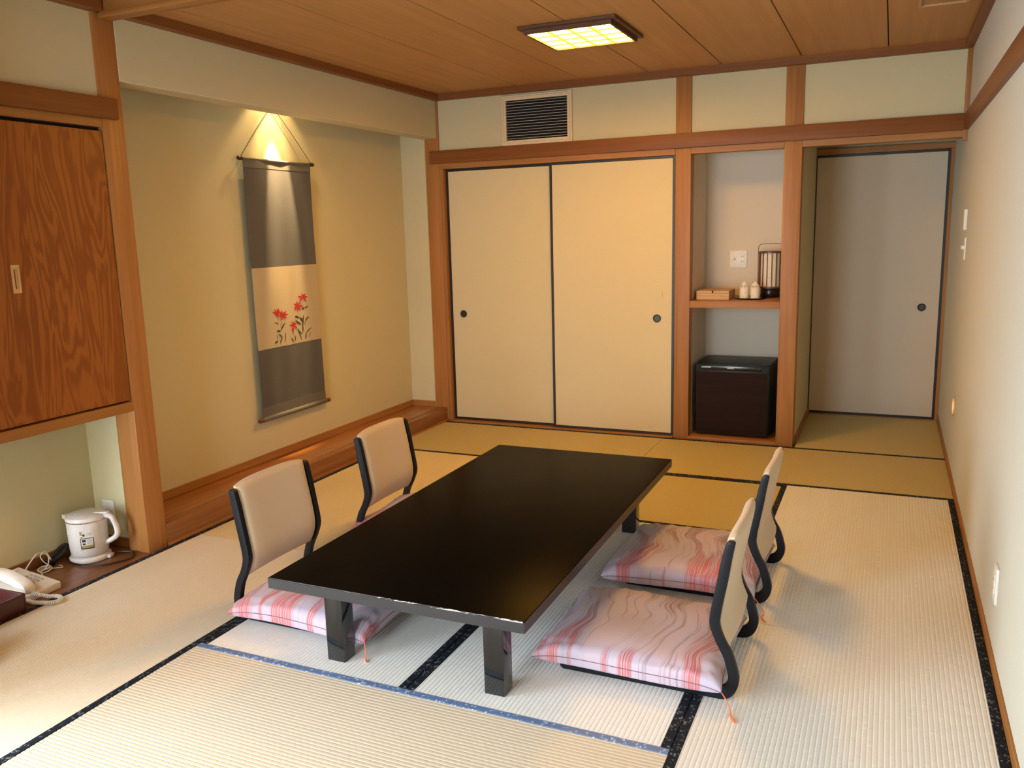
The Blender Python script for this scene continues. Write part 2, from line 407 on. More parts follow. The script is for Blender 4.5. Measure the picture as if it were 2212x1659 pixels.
tatami(CX[1], CX[3], R2, R1, 'x', 'rush_lamp_tint')
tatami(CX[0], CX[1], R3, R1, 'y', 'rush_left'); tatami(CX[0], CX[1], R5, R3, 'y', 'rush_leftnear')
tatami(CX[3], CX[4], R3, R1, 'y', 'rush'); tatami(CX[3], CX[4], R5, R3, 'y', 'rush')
tatami(CX[1], CX[2], R4, R2, 'y', 'rush_brightlit'); tatami(CX[2], CX[3], R4, R2, 'y', 'rush_brightlit')
tatami(CX[1], CX[3], R5, R4, 'x', 'rush_sheen', 'border_sheen')
tatami(2.535, 3.397, R0, 1.030, 'x', 'rush_lamp_tint', bordered=False)

# ------------------------------------------------------------------ walls
struct('wall_right', B(XR, XR + .12, YN, 1.12, -.03, 2.5), 'plaster_daylit', 'plain plaster wall on the right side, whitened with painted daylight', 'wall')
struct('wall_left_alcove', B(-.42, -.30, -2.80, .12, -.03, 2.5), 'plaster', 'yellowish plaster back wall behind the hanging scroll', 'wall')
struct('wall_alcove_near', B(-.42, -.10, -2.86, -2.778, .60, 2.5), 'plaster', 'plaster side wall of the scroll alcove behind the thick post', 'wall')
struct('wall_alcove_end', B(-.30, -.098, -.010, .11, -.03, 2.5), 'plaster', 'narrow plaster end wall of the scroll alcove beside the corner post', 'wall')
struct('wall_alcove_drop', B(-.12, 0.0, -2.778, -.001, 2.083, 2.5, bev=.004, seg=1), 'plaster', 'plaster drop wall hanging above the scroll alcove', 'wall')
struct('ceiling_alcove', B(-.31, -.115, -2.80, .0, 2.36, 2.40), 'plaster', 'small hidden ceiling over the scroll alcove', 'ceiling')
struct('wall_left_upper', B(-.10, -.012, -3.93, -2.885, 1.99, 2.5), 'plaster', 'plaster panel above the rail over the wooden cabinet', 'wall')
struct('wall_left_niche', B(-.46, -.352, -3.90, -2.84, -.03, .72), 'plaster', 'plaster back wall of the low niche behind the kettle', 'wall')
struct('wall_niche_end', B(-.352, -.121, -2.862, -2.79, -.03, .72), 'plaster', 'plaster end wall of the low niche with the socket plate', 'wall')
struct('wall_back_upper', B(.0, XR, .014, .14, 1.90, 2.5), 'plaster', 'cream plaster band above the rail on the back wall', 'wall')
struct('wall_alcove_shelf', B(1.80, 2.46, .50, .58, -.03, 2.0), 'plaster_grey', 'greyish back wall of the shelf alcove with the socket', 'wall')
struct('wall_shelf_side', B(1.80, 1.846, .085, .50, -.03, 2.0), 'plaster_grey', 'left side wall of the shelf alcove', 'wall')
struct('wall_recess_side', B(2.412, 2.522, .095, 1.12, -.03, 2.0), 'plaster', 'side wall between the shelf alcove and the door recess', 'wall')
struct('wall_recess_back', B(2.50, XR, 1.075, 1.14, -.03, 2.1), 'plaster', 'wall around the sliding door in the recess', 'wall')
struct('ceiling_recess', B(2.50, XR, .10, 1.10, 1.950, 2.02), 'plaster', 'low plaster ceiling of the door recess', 'ceiling')
struct('ceiling_shelf_alcove', B(1.82, 2.44, .06, .52, 1.93, 2.0), 'plaster_grey', 'top of the shelf alcove', 'ceiling')
struct('wall_closet_back', B(.0, 1.82, .14, .20, -.03, 2.0), 'void', 'dark closet wall behind the two sliding doors', 'wall')

# veranda end of the room behind the camera: windows in the end wall and in the left wall
struct('wall_front_upper', B(0, XR, -4.62, -4.58, 1.93, 2.5), 'plaster', 'plaster wall above the opening between room and veranda', 'wall')
WZ0, WZ1 = .06, 1.98
def window(name, label, n, x0, x1, y, side):
    """window in a wall along x (side 0) or along y (side 1, rotated)"""
    w = thing(name, label, 'window', ((x0 + x1) / 2, y, 0) if not side else (y, (x0 + x1) / 2, 0), 0 if not side else PI / 2, kind='structure')
    h = (x1 - x0) / 2; st = 2 * h / n
    fr = bmesh.new()
    for i in range(n + 1): box(fr, -h + i * st - .018, -h + i * st + .018, -.02, .02, WZ0, WZ1)
    for z in (WZ0 + .015, WZ1 - .015): box(fr, -h, h, -.02, .02, z - .015, z + .015)
    obj('window_frame', fr, 'alu', w)
    for i in range(n): obj('pane', B(-h + i * st + .018, -h + (i + 1) * st - .018, -.003, .003, WZ0 + .03, WZ1 - .03), 'pane', w)
wf = bmesh.new(); ex0, ex1 = WIN_END
box(wf, -.12, ex0, YN - .12, YN, -.03, 2.5); box(wf, ex1, XR + .12, YN - .12, YN, -.03, 2.5)
box(wf, ex0, ex1, YN - .12, YN, -.03, WZ0); box(wf, ex0, ex1, YN - .12, YN, WZ1, 2.5)
struct('wall_window', wf, 'plaster', 'plaster end wall around the tall window behind the viewer', 'wall')
window('window_1', 'tall glass window in the end wall behind the viewer', 3, ex0, ex1, YN - .05, 0)
wl = bmesh.new(); sy0, sy1 = WIN_SIDE
box(wl, -.12, 0, YN, sy0, -.03, 2.5); box(wl, -.12, 0, sy1, -3.93, -.03, 1.99)
box(wl, -.12, 0, sy0, sy1, -.03, WZ0); box(wl, -.12, 0, sy0, sy1, WZ1, 2.5)
struct('wall_left_near', wl, 'plaster', 'plaster wall around the veranda window left of the viewer', 'wall')
struct('wall_left_light_block', B(0, .36, -4.34, -3.945, -.03, 2.5), 'plaster', 'added unseen plaster wall stub shading the low niche from the windows', 'wall')  # added out of view to keep window light off the niche
window('window_2', 'tall glass window in the left veranda wall', 3, sy0, sy1, -.05, 1)

# ------------------------------------------------------------------ ceiling boards
ce = struct('ceiling', B(-.12, 3.5, YN, .14, ZC + .014, ZC + .08), 'ceil_gap', 'brown wooden board ceiling with dark joints', 'ceiling')
edges = [.02, .185, .655, 1.116, 1.573, 2.036, 2.502, 2.972, XR]
for x0, x1 in zip(edges, edges[1:]):
    for y0, y1 in ((YN, -2.86), (-2.86, .02)):
        obj('board', B(x0 + .0028, x1 - .0028, y0, y1, ZC, ZC + .013, bev=.0015, seg=1), 'ceiling', ce)

# ------------------------------------------------------------------ posts, rails and other timber (trim)
TN = [0]
def trim(bm, m, label, cat='trim'):
    TN[0] += 1; return struct('trim_%d' % TN[0], bm, m, label, cat)
trim(B(-.122, .0, -2.888, -2.777, -.02, ZC, bev=.006), 'post_z', 'thick wooden post between the cabinet and the scroll alcove', 'post')
trim(B(-.100, .012, .0, .11, -.02, ZC, bev=.004), 'post_z', 'wooden corner post at the right end of the scroll alcove', 'post')
trim(B(.012, .040, .0, .085, -.0, 1.866, bev=.002, seg=1), 'wood_z', 'slim wooden door jamb beside the corner post', 'jamb')
trim(B(1.743, 1.844, .0, .10, -.02, ZC, bev=.004), 'wood_z', 'wooden post between the sliding doors and the shelf alcove', 'post')
trim(B(2.414, 2.520, .0, .11, -.02, ZC, bev=.004), 'wood_z', 'wooden post between the shelf alcove and the door recess', 'post')
trim(B(3.378, XR + .01, -.012, .03, 1.848, ZC, bev=.003), 'wood_z', 'short wooden post stub in the right corner under the ceiling', 'post')
nb = B(-.055, XR, -.022, .02, 1.905, 1.995, bev=.004)
trim(nb, 'rail_x', 'long horizontal wooden rail across the back wall', 'rail')
trim(B(.012, 1.743, -.004, .10, 1.866, 1.906, bev=.002, seg=1), 'wood_x', 'grooved wooden lintel over the two sliding doors', 'lintel')
trim(B(1.844, 2.414, .0, .08, 1.866, 1.906, bev=.002, seg=1), 'wood_x', 'short wooden lintel over the shelf alcove', 'lintel')
trim(B(2.520, 3.39, .0, .10, 1.866, 1.906, bev=.002, seg=1), 'wood_x', 'wooden lintel over the door recess', 'lintel')
trim(B(XR - .022, XR + .01, YN, -.022, 1.905, 1.995, bev=.004), 'rail_y', 'long wooden rail along the right wall', 'rail')
trim(B(-.02, .022, -3.93, -2.818, 1.918, 2.003, bev=.004), 'rail_y', 'wooden rail over the plywood cabinet', 'rail')
trim(B(-.02, .045, -2.802, -.02, ZK, ZC + .01, bev=.002, seg=1), 'rail_y', 'wooden ceiling moulding above the scroll alcove', 'moulding')
trim(B(-.02, .045, -3.945, -2.866, ZK, ZC + .01, bev=.002, seg=1), 'rail_y', 'wooden ceiling moulding above the cabinet', 'moulding')
trim(B(0, XR, -.038, .02, ZK, ZC + .01, bev=.002, seg=1), 'rail_x', 'wooden ceiling moulding along the back wall', 'moulding')
trim(B(XR - .040, XR + .01, YN, -.03, ZK, ZC + .01, bev=.002, seg=1), 'rail_y', 'wooden ceiling moulding along the right wall', 'moulding')
bb = bmesh.new(); box(bb, .004, XR, -2.866, -2.800, 2.316, 2.338, bev=.006); box(bb, .010, XR, -2.858, -2.808, 2.336, ZC + .01, bev=.003)
trim(bb, 'wood_x', 'stepped wooden ceiling beam springing from the alcove post', 'beam')
# floor edge timber
trim(B(.0, .016, -2.777, -.0, -.03, .010), 'wood_y', 'thin wooden strip at the foot of the alcove step', 'trim')
trim(B(.04, 1.743, -.042, .11, -.031, .004), 'wood_x', 'wooden sill under the two sliding doors', 'sill')
trim(B(2.50, XR, 1.03, 1.08, -.031, .006), 'wood_x', 'wooden sill under the recess door', 'sill')
trim(B(3.397, XR + .01, YN, 1.03, -.03, .042, bev=.002, seg=1), 'wood_y', 'narrow wooden baseboard along the right wall', 'baseboard')
trim(B(2.518, 2.535, .10, 1.03, -.03, .042, bev=.002, seg=1), 'wood_y', 'narrow wooden baseboard on the recess side wall', 'baseboard')
trim(B(2.516, 2.526, 1.02, 1.076, .0, 1.885), 'dwood_z', 'thin dark wooden jamb left of the recess door', 'jamb')
trim(B(3.380, XR + .004, 1.025, 1.076, .0, 1.885, bev=.002, seg=1), 'wood_z', 'wooden jamb right of the recess door', 'jamb')
trim(B(2.516, XR + .004, 1.020, 1.076, 1.884, 1.926, bev=.002, seg=1), 'wood_x', 'wooden lintel over the recess door', 'lintel')
trim(B(-.30, -.288, -2.777, -.012, .1, .145, bev=.002, seg=1), 'wood_y', 'wooden baseboard along the back of the scroll alcove', 'baseboard')
trim(B(-.288, -.098, -.022, -.009, .1, .145, bev=.002, seg=1), 'wood_x', 'wooden baseboard on the end wall of the scroll alcove', 'baseboard')
trim(B(-.352, -.340, -3.90, -2.874, .0, .045, bev=.002, seg=1), 'dwood_y', 'wooden baseboard at the back of the low niche', 'baseboard')
trim(B(-.340, -.121, -2.874, -2.861, .0, .045, bev=.002, seg=1), 'dwood_x', 'wooden baseboard on the end wall of the low niche', 'baseboard')
trim(B(-.12, .0, -3.93, -3.83, -.02, 2.0, bev=.004), 'wood_z', 'wooden post at the near end of the cabinet', 'post')
# scroll alcove platform and niche board
pf = thing('alcove_platform', 'raised wooden platform of the scroll alcove with step front', 'platform', (0, 0, 0), kind='structure')
obj('board', B(-.30, -.062, -2.777, -.011, .055, .0995), 'toko_board', pf)
obj('front_beam', B(-.062, .0, -2.777, -.001, .0, .1005, bev=.005), m_wood('step_beam_wood', 'y', (.34, .135, .043), (.21, .075, .023), rough=.28, coat=.2), pf)
tag(obj('niche_board', B(-.352, .014, -3.93, -2.862, -.031, -.0005, bev=.003), 'dwood_y'), 'dark brown floor board of the low niche under the cabinet', 'floor board', kind='structure')
tag(obj('alcove_board', B(1.844, 2.414, .0, .50, -.03, .012, bev=.003), 'wood_x'), 'wooden floor board under the small fridge', 'floor board', kind='structure')

# ------------------------------------------------------------------ sliding doors
def pull_mesh():
    prof = [(.0, .001), (.020, .001), (.0215, .0045), (.0245, .0055), (.027, .004), (.0275, 0.0)]
    return lathe(prof, 32, False, Matrix.Rotation(PI / 2, 4, 'X'))
def fusuma(name, x0, x1, yf, z0, z1, px, pz, paper, label, fw=.018, mark=False):
    d = thing(name, label, 'sliding door', ((x0 + x1) / 2, yf, z0), kind='structure')
    w, h = (x1 - x0) / 2, z1 - z0
    obj('panel', B(-w + fw * .6, w - fw * .6, .003, .022, fw * .5, h - fw * .5), paper, d)
    for a0, a1, b0, b1, nm in ((-w, -w + fw, 0, h, 'stile'), (w - fw, w, 0, h, 'stile'), (-w + fw, w - fw, 0, fw, 'rail'), (-w + fw, w - fw, h - fw, h, 'rail')):
        obj('frame_' + nm, B(a0, a1, 0, .026, b0, b1, bev=.0015, seg=1), 'black_frame', d)
    obj('pull', pull_mesh(), 'pull', d, loc=(px - (x0 + x1) / 2, .003, pz - z0))
    if mark:
        obj('scratch', poly_prism([(.0, .0), (.004, .03), (-.003, .07), (-.001, .03)], 'y', .0022, .0031), 'pull_shadow', d, loc=(px + .035 - (x0 + x1) / 2, 0, pz + .13 - z0))
    return d
fusuma('door_1', .041, .890, .040, .004, 1.866, .146, .812, 'fusuma', 'left beige paper sliding door with dark pull near the corner post')
fusuma('door_2', .866, 1.742, .008, .004, 1.866, 1.624, .807, 'fusuma', 'right beige paper sliding door with dark pull by the shelf alcove', mark=True)
fusuma('door_3', 2.512, 3.381, 1.032, .006, 1.884, 3.257, .808, 'fusuma_grey', 'grey beige sliding door at the end of the recess')

# ------------------------------------------------------------------ wall cabinet
cb = thing('wall_cabinet', 'overhead plywood cabinet with flush pull above the low niche', 'cabinet', (0, -3.36, .667))
obj('body', B(-.35, -.03, -.47, .472, .0, 1.25), 'void', cb)
obj('bottom_rail', B(-.35, .002, -.47, .472, .0, .044, bev=.003), 'wood_y', cb)
obj('top_rail', B(-.06, .0, -.47, .472, 1.216, 1.252, bev=.002, seg=1), 'wood_y', cb)
dr = obj('door', B(-.028, -.004, -.44, .466, .051, 1.201, bev=.0015, seg=1), 'plywood', cb)
bmh = bmesh.new(); ro = [(-.0175, -.054), (.0175, -.054), (.0175, .054), (-.0175, .054)]
bmh = B(-.006, -.0015, -.0175, .0175, -.054, .054, bev=.001, seg=1)
hd = obj('handle', bmh, 'brass', dr, loc=(0, .0, .612)); hd.location = (.0, .001, .612)
slot = [(.008 * math.cos(t) + .002, .032 * (1 if math.sin(t) > 0 else -1) + .008 * math.sin(t)) for t in [2 * PI * i / 24 for i in range(24)]]
obj('handle_recess', poly_prism(slot, 'x', -.0018, -.0012), 'pull_shadow', dr, loc=(0, .001, .612))
obj('groove_shadow', poly_prism([(-.0105, -.034), (-.0065, -.040), (-.0065, .040), (-.0105, .034)], 'x', -.0013, -.0009), 'rod_brown', dr, loc=(0, .004, .612))

# ------------------------------------------------------------------ ceiling lamp
L = thing('ceiling_lamp', 'square wooden lattice ceiling lamp glowing warm', 'ceiling lamp', (1.578, -1.325, ZC))
rim = bmesh.new(); s, t = .247, .030
for x0, x1, y0, y1 in ((-s, s, -s, -s + t), (-s, s, s - t, s), (-s, -s + t, -s + t, s - t), (s - t, s, -s + t, s - t)): box(rim, x0, x1, y0, y1, -.016, .0, bev=.002, seg=1)
obj('rim', rim, 'lamp_frame', L)
s2, t2 = .222, .012
for x0, x1, y0, y1 in ((-s2, s2, -s2, -s2 + t2), (-s2, s2, s2 - t2, s2), (-s2, -s2 + t2, -s2 + t2, s2 - t2), (s2 - t2, s2, -s2 + t2, s2 - t2)):
    obj('frame_side', B(x0, x1, y0, y1, -.036, -.002, bev=.0015, seg=1), 'lamp_frame', L)
obj('diffuser', B(-.209, .209, -.209, .209, -.026, -.022), 'diffuser', L)
for k in (-1, 0, 1):
    obj('lattice_bar', B(k * .1045 - .007, k * .1045 + .007, -.21, .21, -.033, -.0275), 'lattice', L)
    obj('lattice_bar', B(-.21, .21, k * .1045 - .007, k * .1045 + .007, -.0345, -.029), 'lattice', L)

# ceiling vent at the right
cv = thing('ceiling_vent', 'pale framed square vent in the ceiling near the right wall', 'ceiling vent', (3.205, -1.095, ZC))
for x0, x1, y0, y1 in ((-.105, .105, -.105, -.09), (-.105, .105, .09, .105), (-.105, -.09, -.09, .09), (.09, .105, -.09, .09)):
    obj('frame', B(x0, x1, y0, y1, -.012, 0, bev=.002, seg=1), m_wood('vent_frame_wood', 'x', (.55, .36, .20), (.46, .29, .15)) if 'vfw' not in M else M['vfw'], cv)
    M['vfw'] = cv.children[0].data.materials[0]
obj('panel', B(-.09, .09, -.09, .09, -.005, -.001), 'ceiling', cv)

# ------------------------------------------------------------------ air grille on the back wall
gr = thing('air_grille', 'cream framed air conditioning grille with dark slots', 'air vent', (.781, .0, 1.997))
ow, oh = .26, .333
for x0, x1, z0, z1 in ((-ow, ow, 0, .034), (-ow, ow, oh - .034, oh), (-ow, -ow + .034, .034, oh - .034), (ow - .034, ow, .034, oh - .034)):
    obj('frame', B(x0, x1, -.006, .018, z0, z1, bev=.002, seg=1), 'grille_frame', gr)
for x0, x1, z0, z1 in ((-ow + .012, ow - .012, .012, .020), (-ow + .012, ow - .012, oh - .020, oh - .012), (-ow + .012, -ow + .020, .020, oh - .020), (ow - .020, ow - .012, .020, oh - .020)):
    obj('frame_bead', B(x0, x1, -.010, -.005, z0, z1, bev=.002, seg=1), 'grille_frame', gr)
obj('duct_back', B(-ow + .03, ow - .03, .0105, .0135, .03, oh - .03), 'void', gr)
sl = mesh_of('slat', B(-ow + .034, ow - .034, -.002, .005, -.0014, .0014))
for i in range(14): obj('slat', sl, 'grille_slat', gr, loc=(0, 0, .045 + i * (oh - .09) / 13))

# ------------------------------------------------------------------ hanging scroll
FLOWERS = [((-1.316, 1.039), [(-1.325, 1.068), (-1.287, 1.062), (-1.362, 1.049), (-1.272, 1.039), (-1.348, 1.017), (-1.287, 1.012)]), ((-1.368, 0.991), [(-1.376, 1.024), (-1.334, 1.014), (-1.407, 1.008), (-1.317, 0.985), (-1.406, 0.972), (-1.345, 0.961), (-1.37, 0.956)]), ((-1.565, 0.944), [(-1.61, 0.982), (-1.595, 0.996), (-1.571, 0.998), (-1.552, 0.999), (-1.542, 0.989)]), ((-1.529, 0.94), [(-1.55, 0.978), (-1.529, 0.985), (-1.484, 0.973), (-1.472, 0.952), (-1.486, 0.932), (-1.558, 0.952), (-1.534, 0.919)]), ((-1.427, 0.874), [(-1.445, 0.907), (-1.407, 0.906), (-1.466, 0.885), (-1.389, 0.89), (-1.39, 0.861), (-1.443, 0.842), (-1.428, 0.84)])]
LEAVES = [((-1.593, 0.917), (-1.561, 0.9), 0.0076), ((-1.501, 0.905), (-1.548, 0.861), 0.0101), ((-1.582, 0.862), (-1.545, 0.86), 0.0126), ((-1.575, 0.844), (-1.576, 0.811), 0.0055), ((-1.566, 0.842), (-1.532, 0.818), 0.0101), ((-1.534, 0.823), (-1.556, 0.786), 0.0101), ((-1.507, 0.851), (-1.518, 0.787), 0.0066), ((-1.605, 0.794), (-1.574, 0.807), 0.0126), ((-1.458, 0.807), (-1.433, 0.778), 0.0101), ((-1.407, 0.819), (-1.418, 0.782), 0.0071), ((-1.406, 0.932), (-1.359, 0.919), 0.0139), ((-1.403, 0.913), (-1.347, 0.878), 0.0139), ((-1.359, 0.922), (-1.324, 0.884), 0.0177), ((-1.318, 0.934), (-1.337, 0.855), 0.0151), ((-1.336, 0.886), (-1.341, 0.821), 0.0114), ((-1.267, 0.921), (-1.313, 0.89), 0.0101), ((-1.313, 0.893), (-1.313, 0.868), 0.0063), ((-1.39, 0.861), (-1.344, 0.815), 0.0101), ((-1.387, 0.848), (-1.353, 0.78), 0.0081), ((-1.248, 0.848), (-1.317, 0.812), 0.0076), ((-1.306, 0.823), (-1.32, 0.784), 0.0114), ((-1.261, 0.824), (-1.275, 0.784), 0.0055), ((-1.334, 0.97), (-1.306, 0.976), 0.0126), ((-1.309, 0.976), (-1.268, 0.987), 0.0088), ((-1.566, 0.941), (-1.562, 0.91), 0.002), ((-1.534, 0.919), (-1.546, 0.879), 0.002), ((-1.428, 0.84), (-1.423, 0.784), 0.002), ((-1.37, 0.954), (-1.34, 0.917), 0.002), ((-1.319, 1.015), (-1.336, 0.991), 0.002)]
SX, SY = -.262, -1.456
sc = thing('hanging_scroll', 'charcoal and tan hanging scroll painted with red lilies', 'scroll', (SX, SY, .345))
def ripple(y, z):
    return .0018 * math.sin(21 * y + 3 * z) + .0012 * math.sin(9 * z + 13 * y) + .0008 * math.sin(44 * y - 5 * z)
def cloth(z0, z1, w, off, lift=0, ny=40, nz=24):
    bm = bmesh.new(); g = {}
    for j in range(nz + 1):
        for i in range(ny + 1):
            y = -w + 2 * w * i / ny; z = z0 + (z1 - z0) * j / nz
            for s, x in ((0, off), (1, off - .0016)):
                g[i, j, s] = bm.verts.new((x + ripple(y, z), y, z - .345))
    for j in range(nz):
        for i in range(ny):
            bm.faces.new((g[i, j, 0], g[i + 1, j, 0], g[i + 1, j + 1, 0], g[i, j + 1, 0]))
            bm.faces.new((g[i, j, 1], g[i, j + 1, 1], g[i + 1, j + 1, 1], g[i + 1, j, 1]))
    for i in range(ny):
        bm.faces.new((g[i, 0, 0], g[i, 0, 1], g[i + 1, 0, 1], g[i + 1, 0, 0])); bm.faces.new((g[i, nz, 0], g[i + 1, nz, 0], g[i + 1, nz, 1], g[i, nz, 1]))
    for j in range(nz):
        bm.faces.new((g[0, j, 0], g[0, j + 1, 0], g[0, j + 1, 1], g[0, j, 1])); bm.faces.new((g[ny, j, 0], g[ny, j, 1], g[ny, j + 1, 1], g[ny, j + 1, 0]))
    return bm
obj('upper_cloth', cloth(1.240, 1.805, .298, 0), 'scroll_dark', sc)
pt = obj('painting', cloth(.768, 1.240, .297, .0003), 'scroll_tan', sc)
obj('lower_cloth', cloth(.425, .768, .298, 0), 'scroll_dark', sc)
obj('top_band', cloth(1.800, 1.845, .300, .0012, nz=4), 'scroll_trim', sc)
obj('bottom_band', cloth(.368, .430, .300, .0012, nz=6), 'scroll_trim', sc)
def cyl_y(r, y0, y1, n=20):
    return lathe([(r * .8, y0), (r, y0 + r * .3), (r, y1 - r * .3), (r * .8, y1)], n, True, Matrix.Rotation(-PI / 2, 4, 'X'))
obj('top_rod', cyl_y(.008, -.302, .302), 'scroll_trim', sc, loc=(-.002, 0, 1.502))
for s in (-1, 1): obj('rod_knob', cyl_y(.0115, -.016, .016), 'rod', sc, loc=(-.002, s * .319, 1.502))
obj('bottom_roller', cyl_y(.0145, -.304, .304), 'scroll_trim', sc, loc=(.002, 0, .016))
for s in (-1, 1): obj('roller_knob', cyl_y(.0135, -.017, .017), 'rod_brown', sc, loc=(.002, s * .322, .016))
for s in (-1, 1): obj('hanging_cord', tube([(-.002, s * .315, 1.508), (-.010, s * .16, 1.668), (-.018, .0, 1.822)], .0017, 6), 'cord_dark', sc)
obj('wall_hook', lathe([(.0, -.020), (.005, -.020), (.005, -.004), (.009, -.004), (.009, 0)], 12, True, Matrix.Rotation(-PI / 2, 4, 'Y')), 'rod', sc, loc=(-.037, 0, 1.822))
def leafshape(p0, p1, w, bend=0.0, n=7, tip=1.0):
    (ax, az), (bx, bz) = p0, p1; dx, dz = bx - ax, bz - az; l = math.hypot(dx, dz); nx_, nz_ = -dz / l, dx / l
    A, C = [], []
    for i in range(n + 1):
        t = i / n; h = w * .5 * math.sin(PI * min(1, t * .96 + .02)) ** .8; b = bend * l * math.sin(PI * t)
        A.append((ax + dx * t + nx_ * (h + b), az + dz * t + nz_ * (h + b))); C.append((ax + dx * t + nx_ * (-h + b), az + dz * t + nz_ * (-h + b)))
    return A + C[::-1]
def painted(outline, x):
    bm = bmesh.new(); fr = [bm.verts.new((x + ripple(y - SY, z), y - SY, z - .345)) for y, z in outline]
    n = len(fr) // 2
    for i in range(n - 1): bm.faces.new((fr[i], fr[i + 1], fr[2 * n - 2 - i], fr[2 * n - 1 - i]))
    bmesh.ops.recalc_face_normals(bm, faces=bm.faces); return bm
for i, (c, tips) in enumerate(FLOWERS):
    f = bmesh.new()
    for k, tp in enumerate(tips):
        merge(f, painted(leafshape(c, tp, .0125, .10 * (1 if tp[0] > c[0] else -1)), .0012 + .00006 * k))
    obj('painted_flower', f, 'scroll_red', pt, smooth=False)
for i, (p0, p1, w) in enumerate(LEAVES):
    obj('painted_leaf' if w > .003 else 'painted_stem', painted(leafshape(p0, p1, w, .05 * (-1) ** i), .0009 + .000012 * i), 'scroll_green', pt, smooth=False)

# downlight in the alcove ceiling over the scroll
dl = thing('alcove_downlight', 'small recessed downlight over the hanging scroll', 'downlight', (-.145, -1.456, 2.36))
obj('ring', lathe([(.030, -.004), (.038, -.006), (.040, 0), (.030, 0)], 24, False), 'white_plastic', dl)
obj('bulb', lathe([(0, -.001), (.026, -.001), (.026, 0)], 20, False), 'spot_glow', dl)
for size, blend, power, tilt in ((22, .55, SPOT_POWER * 17, -.195), (50, .7, SPOT_POWER * 1.3, -.24), (92, .35, SPOT_POWER * .5, -.15)):
    sp = bpy.data.lights.new('downlight_beam', 'SPOT'); sp.energy = power; sp.color = (1.0, .70, .32); sp.spot_size = math.radians(size); sp.spot_blend = blend; sp.shadow_soft_size = .012
    so = bpy.data.objects.new('downlight_beam', sp); COL.objects.link(so); so.parent = dl; so.location = (0, 0, -.012); so.rotation_euler = (0, -tilt, 0)

# ------------------------------------------------------------------ low table
T = thing('low_table', 'long low black lacquer table with worn near edge', 'table', (1.6925, -2.6145, 0), rz=.0063)
obj('tabletop', B(-.4515, .4515, -.9035, .9035, .287, .325, bev=.0035), 'table', T)
top = T.children[0]
for x0, x1, y0, y1 in ((-.4515, .4515, -.9042, -.9030), (-.4515, .4515, .9030, .9042), (-.4522, -.4510, -.9035, .9035), (.4510, .4522, -.9035, .9035)):
    obj('edge_band', B(x0, x1, y0, y1, .2885, .3222), 'edge_band', top)
obj('worn_edge', B(-.4475, .4475, -.9046, -.9018, .3205, .3250, bev=.0011, seg=2), 'table_edge', top)
lg = mesh_of('leg', poly_prism([(-.034, -.032), (.034, -.032), (.034, .032), (-.034, .032)], 'z', .0, .2875, bev=.003))
for sx in (-1, 1):
    for sy in (-1, 1): obj('leg', lg, 'leg', T, loc=(sx * (.4515 - .124 - .034), sy * (.9035 - .120 - .032), 0))

# ------------------------------------------------------------------ legless floor chairs
OUT = [(.020, .497), (.030, .440), (.038, .386), (.050, .320), (.058, .270), (.060, .235), (.046, .192), (.021, .146), (.004, .091), (.001, .065), (.006, .040), (.022, .014), (.046, .002), (.075, .0), (.20, .0), (.38, .0), (.56, .0)]
INN = [(.047, .494), (.060, .440), (.070, .383), (.081, .320), (.089, .272), (.090, .235), (.073, .187), (.047, .135), (.034, .085), (.033, .066), (.040, .050), (.054, .038), (.078, .031), (.10, .030), (.22, .030), (.39, .030), (.555, .026)]
def side_frame(y0, y1):
    o = spline([(-.285 + b, z, 0) for b, z in OUT], 4); i = spline([(-.285 + b, z, 0) for b, z in INN], 4)
    pts = [(p.x, max(0, p.y)) for p in o] + [(-.285 + .572, .010), (-.285 + .570, .020)] + [(p.x, p.y) for p in reversed(i)] + [(-.285 + .040, .502), (-.285 + .028, .503)]
    return poly_prism(pts, 'y', y0, y1, bev=.0025)
ZB = [.10, .146, .19, .235, .272, .386, .49, .53]; BB = [.020, .034, .060, .075, .0735, .054, .0335, .0265]
def bc(z):
    for i in range(len(ZB) - 1):
        if z <= ZB[i + 1]: t = (z - ZB[i]) / (ZB[i + 1] - ZB[i]); t = max(0, t); return BB[i] + (BB[i + 1] - BB[i]) * t
    return BB[-1]
def backrest():
    bm = bmesh.new(); nz, ny = 30, 24; hw = .1955; F = {}
    for j in range(nz + 1):
        s = j / nz; z0 = .160 + (.522 - .160) * s
        for i in range(ny + 1):
            t = -1 + 2 * i / ny
            e = ((1 - abs(t) ** 7) ** .5) * ((1 - abs(2 * s - 1) ** 12) ** .5)
            z = z0 - .012 * (abs(t) ** 4) * max(0, s - .6) / .4 
            x = -.285 + (bc(z - .03) + 2 * bc(z) + bc(z + .03)) / 4 - .010 * (1 - t * t)
            F[i, j, 0] = bm.verts.new((x + .006 + .0175 * e, t * hw, z)); F[i, j, 1] = bm.verts.new((x - .006 - .010 * e, t * hw, z))
    for j in range(nz):
        for i in range(ny):
            bm.faces.new((F[i, j, 0], F[i + 1, j, 0], F[i + 1, j + 1, 0], F[i, j + 1, 0])); bm.faces.new((F[i, j, 1], F[i, j + 1, 1], F[i + 1, j + 1, 1], F[i + 1, j, 1]))
    for i in range(ny):
        for j, r in ((0, 1), (nz, 0)):
            q = (F[i, j, 0], F[i, j, 1], F[i + 1, j, 1], F[i + 1, j, 0]); bm.faces.new(q if r else q[::-1])
    for j in range(nz):
        for i, r in ((0, 0), (ny, 1)):
            q = (F[i, j, 0], F[i, j, 1], F[i, j + 1, 1], F[i, j + 1, 0]); bm.faces.new(q if r else q[::-1])
    bmesh.ops.recalc_face_normals(bm, faces=bm.faces)
    return bm
CG = 'legless floor chairs around the low table'
ch = thing('floor_chair', 'legless floor chair at the near left corner of the table', 'floor chair', (1.125, -3.040, 0), group=CG)
